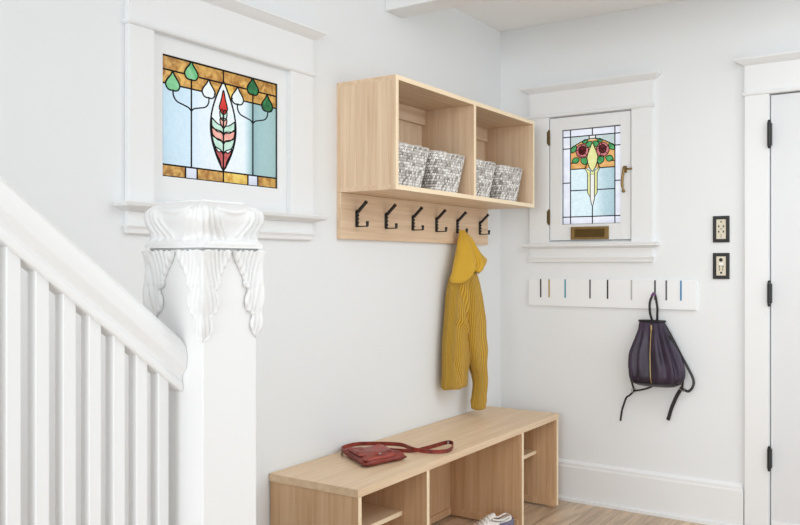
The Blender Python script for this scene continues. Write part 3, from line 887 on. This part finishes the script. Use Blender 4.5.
for j in range(NL+1):
    t = j/NL; zk = -1.300+t*.634; cx, cy, rx, ry = interp(body, zk); r = []
    for i in range(NR*2):
        th = 2*PI*i/(NR*2); c, s = math.cos(th), math.sin(th); e = .8
        amp = .17*min(1, t*3)
        fold = 1+amp*math.cos(6*th+.6+.8*t)*(.6+.4*math.sin(3*t+1))
        x = cx+rx*math.copysign(abs(c)**e, c)*fold; y = cy+ry*math.copysign(abs(s)**e, s)
        zw = -zk+.003*math.sin(5*th)*t
        if c > -.1:
            for (ya, za), (yb, zb), dp, wd in (((-.665,.985),(-.588,.915),.013,.020), ((-.640,.995),(-.575,.945),-.008,.016), ((-.640,1.17),(-.585,1.00),.014,.016), ((-.700,.80),(-.66,.70),.008,.014)):
                d_ = gseg(y, zw, (ya,za), (yb,zb)); x -= dp*math.exp(-(d_/wd)**2)
        r.append((max(x,.004), y, zw))
    rings.append(r)
obj('sweater_body', ringloft(B(), rings), M['knit_body'], hoodie, smooth=True)
slv = [(-1.300,.075,-.520,.016,.030),(-1.265,.085,-.524,.024,.042),(-1.226,.090,-.525,.032,.052),(-1.185,.098,-.526,.038,.056),(-1.123,.103,-.520,.040,.062),(-.999,.104,-.500,.042,.076),(-.942,.104,-.494,.043,.079),(-.853,.104,-.482,.043,.080),(-.778,.100,-.462,.040,.067),(-.70,.100,-.440,.036,.052),(-.65,.100,-.437,.034,.047),(-.59,.100,-.444,.034,.050),(-.575,.100,-.446,.037,.054),(-.536,.100,-.452,.033,.050)]
rings = []
for j in range(NL+1):
    t = j/NL; zk = -1.300+t*.764; cx, cy, rx, ry = interp(slv, zk); r = []
    for i in range(NR):
        th = 2*PI*i/NR; c, s = math.cos(th), math.sin(th); e = .85
        fold = 1+.10*math.cos(4*th+2+4*t)*min(1,t*4)+.05*math.cos(zk*38)*math.cos(th-.5)*(t > .3)
        x = cx+rx*math.copysign(abs(c)**e, c)*fold; y = cy+ry*math.copysign(abs(s)**e, s)*(1+.03*math.cos(zk*30+th))
        r.append((x, y, -zk+.004*math.sin(2*th)*t))
    rings.append(r)
obj('sleeve', ringloft(B(), rings), M['knit_sleeve'], hoodie, smooth=True)
# ------------------------------------------------------------------ flip-down hook strip
strip = empty('flip_hook_strip', (.64,0,1.056), 'white wall strip with nine slim coloured flip-down pegs under the casement window', 'coat rack')
obj('board', bx(.183, 1.092, -.016, 0, 1.057, 1.204), plain('white_lacquer', (.83,.85,.865,1), .35), strip, bevel=.0015)
pc = [(.256,srgb(48,42,44)),(.306,srgb(168,140,72)),(.400,srgb(60,140,164)),(.541,srgb(70,74,76)),(.638,srgb(30,30,32)),(.766,srgb(176,176,172)),(.888,srgb(40,34,40)),(.945,srgb(92,86,98)),(1.018,srgb(52,124,176))]
for i, (x, c) in enumerate(pc):
    m = plain('peg_paint_%d' % i, c, .4)
    bm = B(); box(bm, x-.0042, x+.0042, -.0175, -.004, 1.103 if i != 5 else 1.10, 1.2042)
    if i == 6:
        sweep(bm, [(x,-.016,1.140),(x,-.040,1.134),(x,-.052,1.140)], rect(.0084,.0075), up=(1,0,0))
    o = obj('peg', bm, m, strip, bevel=.001)

# ------------------------------------------------------------------ backpack
pack = empty('drawstring_backpack', (.888,-.045,1.13), 'dark purple leather backpack with gold zip hanging from the white peg strip', 'backpack')
pk = [(0,.994,.877,.064,.018),(.06,.975,.879,.066,.024),(.12,.955,.884,.070,.030),(.22,.924,.890,.081,.040),(.38,.872,.897,.101,.052),(.52,.827,.903,.118,.060),(.72,.761,.914,.133,.066),(.84,.722,.915,.133,.066),(.93,.690,.907,.121,.058),(.98,.672,.902,.098,.042),(1,.664,.900,.070,.024)]
rings = []; NR = 180; NL = 56
for j in range(NL+1):
    t = j/NL; z, cx, w, dpt = interp(pk, t); r = []
    for i in range(NR):
        th = 2*PI*i/NR; c, s = math.cos(th), math.sin(th); e = .80
        pl = math.cos(13*th+.7*math.sin(2*th))
        am = .22*math.sin(PI*min(1,max(0,t*1.02)))**.7*(1-.35*t)
        f = 1+am*pl+.02*noise.noise(Vector((c*2,s*2,t*5)))
        f -= .10*math.exp(-((th-1.5*PI)/.10)**2)*math.sin(PI*min(1,t))   # zip sits in a valley
        x = cx+w*math.copysign(abs(c)**e, c)*(1+(f-1)*.5); y = -.012-dpt+dpt*math.copysign(abs(s)**e, s)*f
        r.append((x, min(y,-.003), z+.008*math.sin(4*th)*t*(1-t)))
    rings.append(r)
obj('pouch', ringloft(B(), rings), M['purple'], pack, smooth=True)
# rolled rim
bm = sweep(B(), [(.877+.066*math.copysign(abs(math.cos(a))**.8, math.cos(a)), -.030+.019*math.sin(a), .996) for a in [2*PI*i/48 for i in range(48)]], circ(.0055,8), closed=True)
obj('rim', bm, M['strapblk'], pack, smooth=True)
# zip following the front of the pouch
zp = []
for j in range(3, NL-3):
    p = min(rings[j], key=lambda q: abs(q[0]-(.882+.012*j/NL*2))+ (9 if q[1] > -.02-.02*math.sin(PI*j/NL) else 0))
    zp.append((.884+.022*j/NL, p[1]-.0025, p[2]))
zp = [zp[0]]+[tuple((Vector(zp[i-1])+Vector(zp[i])*2+Vector(zp[i+1]))/4) for i in range(1,len(zp)-1)]+[zp[-1]]
obj('zip', sweep(B(), zp, rect(.0038,.003), up=(0,-1,0)), M['gold'], pack)
bm = sweep(B(), [(.884,-.068,.978),(.886,-.072,.965),(.886,-.073,.945)], rect(.007,.002), up=(0,-1,0))
obj('zip_pull', bm, M['gold'], pack)
seam = []
for j in range(NL-12, NL-6): pass
bm = sweep(B(), [(rings[NL-4][i][0], rings[NL-4][i][1]-.002 if rings[NL-4][i][1] < -.05 else rings[NL-4][i][1], rings[NL-4][i][2]) for i in range(0, NR, 3)], circ(.0042,6), closed=True)
obj('base_seam', bm, M['strapblk'], pack, smooth=True)
hp = crom([(.878,-.028,.994),(.868,-.036,1.040),(.870,-.044,1.090),(.884,-.048,1.128),(.892,-.048,1.136),(.900,-.048,1.122),(.908,-.044,1.064),(.905,-.036,1.030),(.903,-.028,.994)], 6)
obj('handle', sweep(B(), hp, rect(.011,.0045), up=(0,-1,0)), M['strapblk'], pack)
obj('peg_loop', sweep(B(), [(.880,-.0495,1.124),(.886,-.0500,1.134),(.893,-.0500,1.137),(.899,-.0495,1.128)], circ(.0055,8), up=(0,-1,0)), plain('violet_thread', srgb(110,60,120), .6), pack)
sp_ = crom([(.940,-.040,.985),(.962,-.038,.948),(.990,-.036,.896),(1.026,-.034,.824),(1.061,-.034,.760),(1.083,-.034,.712),(1.080,-.034,.676),(1.058,-.034,.652),(1.030,-.034,.664)], 6)
obj('shoulder_strap', sweep(B(), sp_, rect(.013,.004), up=(.15,-1,0)), M['strapblk'], pack)
sp_ = crom([(.972,-.060,.925),(1.000,-.064,.872),(1.024,-.062,.818),(1.038,-.052,.734),(1.030,-.040,.668)], 6)
obj('shoulder_strap', sweep(B(), sp_, rect(.010,.004), up=(0,-1,0)), M['strapblk'], pack)
sp_ = crom([(1.030,-.036,.672),(1.002,-.032,.624),(.976,-.030,.562),(.961,-.030,.510),(.956,-.030,.496)], 6)
obj('strap_tail', sweep(B(), sp_, rect(.018,.006), up=(0,-1,0), scales=[1,1]+[1.0]*21+[.8,.45]), M['strapblk'], pack, bevel=.001)
bm = sweep(B(), [(1.022,-.040,.676),(1.044,-.040,.664),(1.038,-.040,.650),(1.016,-.040,.662)], circ(.0028,6), up=(0,-1,0), closed=True)
obj('buckle', bm, M['silver'], pack)
sp_ = crom([(.775,-.050,.700),(.779,-.040,.662),(.783,-.030,.632),(.760,-.026,.606),(.741,-.024,.590),(.726,-.022,.550),(.717,-.022,.520),(.709,-.022,.466)], 6)
obj('shoulder_strap', sweep(B(), sp_, rect(.009,.004), up=(0,-1,0)), M['strapblk'], pack)
sp_ = crom([(.786,-.034,.632),(.815,-.036,.638),(.856,-.040,.651),(.889,-.044,.668)], 6)
obj('shoulder_strap', sweep(B(), sp_, rect(.009,.004), up=(0,-1,0)), M['strapblk'], pack)
bm = sweep(B(), [(.772,-.034,.640),(.792,-.034,.642),(.793,-.034,.626),(.773,-.034,.624)], circ(.0025,6), up=(0,-1,0), closed=True)
obj('buckle', bm, M['silver'], pack)

# ------------------------------------------------------------------ power outlets
def outlet(z0, z1, lab, usb):
    x0, x1 = 1.170, 1.248
    o = empty('wall_outlet', ((x0+x1)/2, 0, z0), lab, 'outlet')
    bm = B(); b = .017
    box(bm, x0, x0+b, -.009, 0, z0, z1); box(bm, x1-b, x1, -.009, 0, z0, z1)
    box(bm, x0+b, x1-b, -.009, 0, z0, z0+b); box(bm, x0+b, x1-b, -.009, 0, z1-b, z1)
    obj('cover_plate', bm, M['plate'], o, bevel=.002)
    rc = obj('receptacle', bx(x0+b, x1-b, -.007, 0, z0+b, z1-b), M['cream'], o)
    bm = B(); xc = (x0+x1)/2; zc = (z0+z1)/2
    def slot(x, z, w, h): box(bm, x-w/2, x+w/2, -.0076, -.0068, z-h/2, z+h/2)
    def hole(x, z, r=.0042): bmesh.ops.create_cone(bm, cap_ends=True, segments=12, radius1=r, radius2=r, depth=.001, matrix=Matrix.Translation((x,-.0073,z))@Matrix.Rotation(PI/2,4,'X'))
    if usb:
        hole(xc, zc+.036, .004); slot(xc-.011, zc+.014, .006,.010); slot(xc+.011, zc+.014, .006,.010); slot(xc-.011, zc-.012, .006,.010); slot(xc+.011, zc-.012, .006,.010)
        slot(xc, zc+.001, .010,.003); slot(xc, zc-.034, .002,.020)
    else:
        hole(xc-.001, zc+.030, .009); slot(xc-.008, zc-.003, .004,.010); slot(xc+.009, zc-.003, .006,.006); slot(xc-.008, zc-.017, .003,.013); slot(xc+.008, zc-.017, .003,.013); hole(xc, zc-.033, .0055)
    obj('sockets', bm, M['dark'], rc)
    if not usb: obj('reset_button', bx(xc-.010, xc+.010, -.010, -.007, zc+.004, zc+.016), plain('white_button', (.85,.85,.84,1), .4), rc, bevel=.001)
outlet(1.394, 1.524, 'upper cream wall outlet in a black frame plate beside the door casing', True)
outlet(1.214, 1.342, 'lower cream wall outlet with white button in a black frame plate beside the door casing', False)

# ------------------------------------------------------------------ bench
by0, by1, bd, bt = -1.938, -.155, .422, .496
bench = empty('storage_bench', (0.034, by0, 0), 'long light oak entry bench with open shoe compartments standing against the left wall', 'bench')
tt = .028
bm = B(); box(bm, .003, bd-.0015, by0, by1, bt-tt, bt); box(bm, bd-.0015, bd, by0, by1, bt-tt, bt, 1)
bmesh.ops.remove_doubles(bm, verts=bm.verts, dist=1e-5)
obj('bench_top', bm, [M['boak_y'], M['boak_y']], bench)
pz = bt-tt
def bpanel(name, y0, y1, x0=.006, x1=.420):
    bm = B(); box(bm, x0, x1-.0015, y0, y1, .012, pz); box(bm, x1-.0015, x1, y0, y1, .012, pz, 1)
    bmesh.ops.remove_doubles(bm, verts=bm.verts, dist=1e-5)
    box(bm, x0+.02, x0+.06, y0+.002, y1-.002, 0, .012); box(bm, x1-.06, x1-.02, y0+.002, y1-.002, 0, .012)
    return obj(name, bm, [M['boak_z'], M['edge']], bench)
bpanel('end_panel', by0+.004, by0+.023); bpanel('end_panel', by1-.024, by1-.004)
bpanel('divider', -1.478, -1.459); bpanel('divider', -.604, -.584)
bm = B()
for a, b in ((by0+.023,-1.478),(-1.459,-.604),(-.584,by1-.024)): box(bm, .006, .018, a, b, .012, pz)
obj('back_panel', bm, M['boak_z'], bench)
for a, b in ((by0+.023,-1.478),(-.584,by1-.024)):
    bm = B(); box(bm, .018, .3005, a, b, .272, .290); box(bm, .3005, .302, a, b, .272, .290, 1)
    obj('shelf_board', bm, [M['boak_y'], M['edge']], bench)
# low kick rails along the panel feet inside
bm = B()
for a, b in ((by0+.023,-1.478),(-1.459,-.604),(-.584,by1-.024)):
    box(bm, .018, .030, a+.012, b-.012, .012, .045)
    box(bm, .018, .40, b-.012, b, .012, .045)
obj('kick_rail', bm, M['boak_z'], bench)

# ------------------------------------------------------------------ red crossbody bag
bag = empty('crossbody_bag', (.2,-1.57,bt), 'small flat oxblood red leather crossbody bag lying on the oak bench', 'bag')
def gridtop(corners, zb, zt, name, mat, nu=26, nv=18, wob=.004, edge=.12, seed=0, parent=bag):
    """soft pillow between four bottom corners; corners counter-clockwise in plan"""
    bm = B(); A, B_, C_, D = [Vector((a,b)) for a, b in corners]
    def P(u, v): return A.lerp(B_, u).lerp(D.lerp(C_, u), v)
    T_, U_ = [], []
    for i in range(nu+1):
        ra, rb = [], []
        for j in range(nv+1):
            u, v = i/nu, j/nv; p = P(u, v)
            e = min(1, min(u,1-u)/edge)*min(1, min(v,1-v)/edge); e = math.sqrt(max(0, 1-(1-e)**2))
            nz = wob*noise.noise(Vector((u*5+seed, v*4, 1.3)))+wob*.5*noise.noise(Vector((u*11, v*9+seed, 4)))
            mid = zb+(zt-zb)*.35
            z = mid+(zt-mid)*e+nz*e
            off = Vector((noise.noise(Vector((u*3,v*3,seed+9)))*.004, noise.noise(Vector((u*3,v*3,seed+19)))*.004))
            ra.append(bm.verts.new((p.x+off.x, p.y+off.y, z)))
            rb.append(bm.verts.new((p.x+off.x, p.y+off.y, mid-(mid-zb)*e)) if (0 < i < nu and 0 < j < nv) else ra[-1])
        T_.append(ra); U_.append(rb)
    for i in range(nu):
        for j in range(nv):
            bm.faces.new((T_[i][j], T_[i+1][j], T_[i+1][j+1], T_[i][j+1]))
            q = (U_[i][j], U_[i][j+1], U_[i+1][j+1], U_[i+1][j])
            if not all(a is b for a, b in zip(q, (T_[i][j], T_[i][j+1], T_[i+1][j+1], T_[i+1][j]))): bm.faces.new(q)
    return obj(name, bm, mat, parent, smooth=True)
gridtop([(.062,-1.560),(.266,-1.684),(.322,-1.470),(.170,-1.420)], bt+.0005, bt+.034, 'bag_body', M['red'], wob=.007, edge=.16)
gridtop([(.088,-1.572),(.214,-1.650),(.308,-1.530),(.190,-1.436)], bt+.0315, bt+.042, 'flap', M['red2'], wob=.007, edge=.08, seed=5)
gridtop([(.228,-1.660),(.262,-1.680),(.318,-1.478),(.292,-1.500)], bt+.022, bt+.036, 'front_pocket', M['red2'], nu=8, wob=.005, edge=.2, seed=8)
bm = B(); bmesh.ops.create_uvsphere(bm, u_segments=12, v_segments=8, radius=.006, matrix=Matrix.Translation((.272,-1.592,bt+.043))@Matrix.Scale(.5,4,(0,0,1)))
obj('snap_button', bm, M['silver'], bag, smooth=True)
st = crom([(.105,-1.570,.520),(.066,-1.556,.516),(.020,-1.510,.512),(.010,-1.455,.512),(.022,-1.400,.512),(.072,-1.352,.511),(.120,-1.318,.510),(.180,-1.302,.510),(.238,-1.330,.511),(.276,-1.352,.512),(.335,-1.346,.509),(.385,-1.312,.508),(.400,-1.262,.508),(.376,-1.196,.510),(.350,-1.158,.512),(.326,-1.160,.512),(.308,-1.205,.508),(.292,-1.280,.505),(.270,-1.345,.503),(.222,-1.376,.504),(.190,-1.405,.508),(.178,-1.440,.516)], 6)
stp = obj('strap', sweep(B(), st, rect(.0035,.0165), up=(0,0,1)), M['red'], bag)
obj('strap_stud', sweep(B(), [(.331,-1.166,.512),(.337,-1.163,.512)], circ(.006,10), up=(0,0,1)), M['silver'], stp)
bm = sweep(B(), [(.060,-1.566,.512),(.072,-1.572,.512),(.072,-1.572,.500),(.060,-1.566,.500)], circ(.002,6), up=(1,0,0), closed=True)
obj('strap_ring', bm, M['brassd'], bag)

# ------------------------------------------------------------------ sneakers in the middle compartment
shoe_w = plain('white_canvas', srgb(232,228,222), .7, bump=.3, bscale=120); shoe_d = plain('dark_lining', srgb(40,28,34), .8)
shoe_b = plain('grey_lilac_mesh', srgb(112,108,130), .75, bump=.3, bscale=200); shoe_s = plain('rubber_sole', srgb(214,210,202), .6)
def sneaker(loc, rz, label, upper_mat):
    root = empty('sneaker', (0,0,0), label, 'shoe')
    def outline(t):   # length .27 along +x from heel to toe: (centre y, half width)
        return interp([(0,.0,.020),(.06,0,.032),(.2,.0,.036),(.45,.004,.036),(.68,.006,.046),(.85,.002,.043),(.95,-.002,.030),(1,-.002,.012)], t)
    def sole(z0, z1, grow):
        bm = B(); n = 28; R = []
        for z in (z0, z1):
            a = []
            for i in range(n+1):
                t = i/n; c, w = outline(t); a.append((.27*t-.135, c+w+grow, z+(.012*max(0,t-.75)/.25)))
            for i in range(n, -1, -1):
                t = i/n; c, w = outline(t); a.append((.27*t-.135, c-w-grow, z+(.012*max(0,t-.75)/.25)))
            R.append(a)
        return ringloft(bm, R, uv=False)
    obj('sole', sole(0, .022, .003), shoe_s, root, bevel=.003)
    bm = B(); n = 36; m = 20; R = []
    hk = [(0,.088),(.08,.092),(.2,.080),(.33,.082),(.45,.090),(.55,.080),(.7,.060),(.85,.048),(.95,.040),(1,.024)]
    for i in range(n+1):
        t = i/n; c, w = outline(t); h = interp(hk, t)[0]; row = []
        for j in range(m+1):
            a = PI*j/m; e = .62
            open_ = 1 if t > .44 else 0
            yy = math.copysign(abs(math.cos(a))**e, math.cos(a)); zz = math.sin(a)**e
            row.append((.268*t-.134, c+yy*w*(1-.35*zz), .020+(h-.020)*zz*(1 if open_ or zz < .9 else .99)))
        R.append(row)
    V = [[bm.verts.new(p) for p in row] for row in R]
    for i in range(n):
        for j in range(m):
            if i/n < .42 and 6 <= j < m-6 and i > 1: continue
            bm.faces.new((V[i][j], V[i+1][j], V[i+1][j+1], V[i][j+1]))
    o = obj('upper', bm, upper_mat, root, smooth=True)
    md = o.modifiers.new('t', 'SOLIDIFY'); md.thickness = .005; md.offset = -1
    obj('insole', bx(-.115, .0, -.024, .024, .023, .060), shoe_d, root, bevel=.004)
    bm = B()
    G = [[bm.verts.new((-.03+.085*u-.012, (v-.5)*.046, .112-.052*u-.012*(2*v-1)**2+.010*math.sin(u*3))) for v in [k/6 for k in range(7)]] for u in [k/8 for k in range(9)]]
    for i in range(8):
        for j in range(6): bm.faces.new((G[i][j], G[i+1][j], G[i+1][j+1], G[i][j+1]))
    tg = o = obj('tongue', bm, shoe_w, root, smooth=True); md = o.modifiers.new('t','SOLIDIFY'); md.thickness = .005
    bm = B()
    for k in range(5):
        x = -.012+.016*k; z = .098-.0075*k
        sweep(bm, crom([(x,-.028,z-.014),(x+.004,-.012,z),(x+.006,.012,z),(x+.002,.028,z-.014)], 4), circ(.0026,6), up=(0,0,1))
    obj('laces', bm, shoe_w, tg, smooth=True)
    # padded collar
    cl = [(.268*t-.134, outline(t)[0]+s*outline(t)[1]*.66, interp(hk, t)[0]+.001) for s, ts in ((1,[.44,.36,.28,.2,.12,.05]),(-1,[.05,.12,.2,.28,.36,.44])) for t in ts]
    obj('collar', sweep(B(), crom(cl, 4), circ(.0045,8)), shoe_w, root, smooth=True)
    obj('heel_counter', sweep(B(), crom([(-.06,.030,.045),(-.10,.033,.050),(-.137,.018,.055),(-.143,0,.056),(-.137,-.018,.055),(-.10,-.033,.050),(-.06,-.030,.045)], 4), [(-.003,-.022),(.002,-.022),(.002,.022),(-.003,.022)], up=(0,0,1)), shoe_b, root, smooth=True)
    root.location = loc; root.rotation_euler = (0,0,rz)
    return root
sneaker((.328,-.802,-.0), math.radians(-124), 'white and lilac sneaker with dark lining on the floor inside the middle bench compartment', shoe_w)

# ------------------------------------------------------------------ light
w = bpy.data.worlds.new('daylight'); bpy.context.scene.world = w; w.use_nodes = True
bgN = w.node_tree.nodes['Background']; bgN.inputs[0].default_value = (.925,.97,1,1); bgN.inputs[1].default_value = 1.06
def area(name, loc, target, size, power, col=(1,1,1), sy=None):
    l = bpy.data.lights.new(name, 'AREA'); l.energy = power; l.size = size; l.color = col
    if sy: l.shape = 'RECTANGLE'; l.size_y = sy
    o = bpy.data.objects.new(name, l); C.objects.link(o); o.location = loc
    o.rotation_euler = (Vector(target)-Vector(loc)).to_track_quat('-Z', 'Y').to_euler()
    return o
area('room_window_light', (2.4,-10.5,1.9), (.9,-.5,1.2), 3.6, 215, (.965,.985,1), 2.2)
area('side_window_light', (3.3,-.95,1.55), (0,-1.6,1.45), .5, 5, (1,.985,.96), .8)
area('side_fill_light', (5.2,-3.4,1.7), (0,-.9,1.2), 2.4, 3, (1,1,1), 1.8)  # added weak fill from the right, evens out the light
area('overhead_fill_light', (2.2,-1.35,2.57), (2.0,-1.15,0), 1.9, 34, (.93,.97,1), 1.7)  # added soft fill below the ceiling, brightens the far corner

# ------------------------------------------------------------------ camera
cam = bpy.data.cameras.new('camera'); co = bpy.data.objects.new('camera', cam); C.objects.link(co)
cam.lens = 37.17; cam.sensor_width = 36; cam.shift_y = 1.5/800; cam.clip_start = .05
co.location = (2.146,-4.263,1.2876); co.rotation_euler = (PI/2, 0, math.radians(33.658))
bpy.context.scene.camera = co
sc = bpy.context.scene
sc.view_settings.view_transform = 'Standard'; sc.view_settings.look = 'None'
sc.view_settings.exposure = .10; sc.view_settings.gamma = 1
sc.cycles.max_bounces = 8; sc.cycles.diffuse_bounces = 6; sc.cycles.use_denoising = True
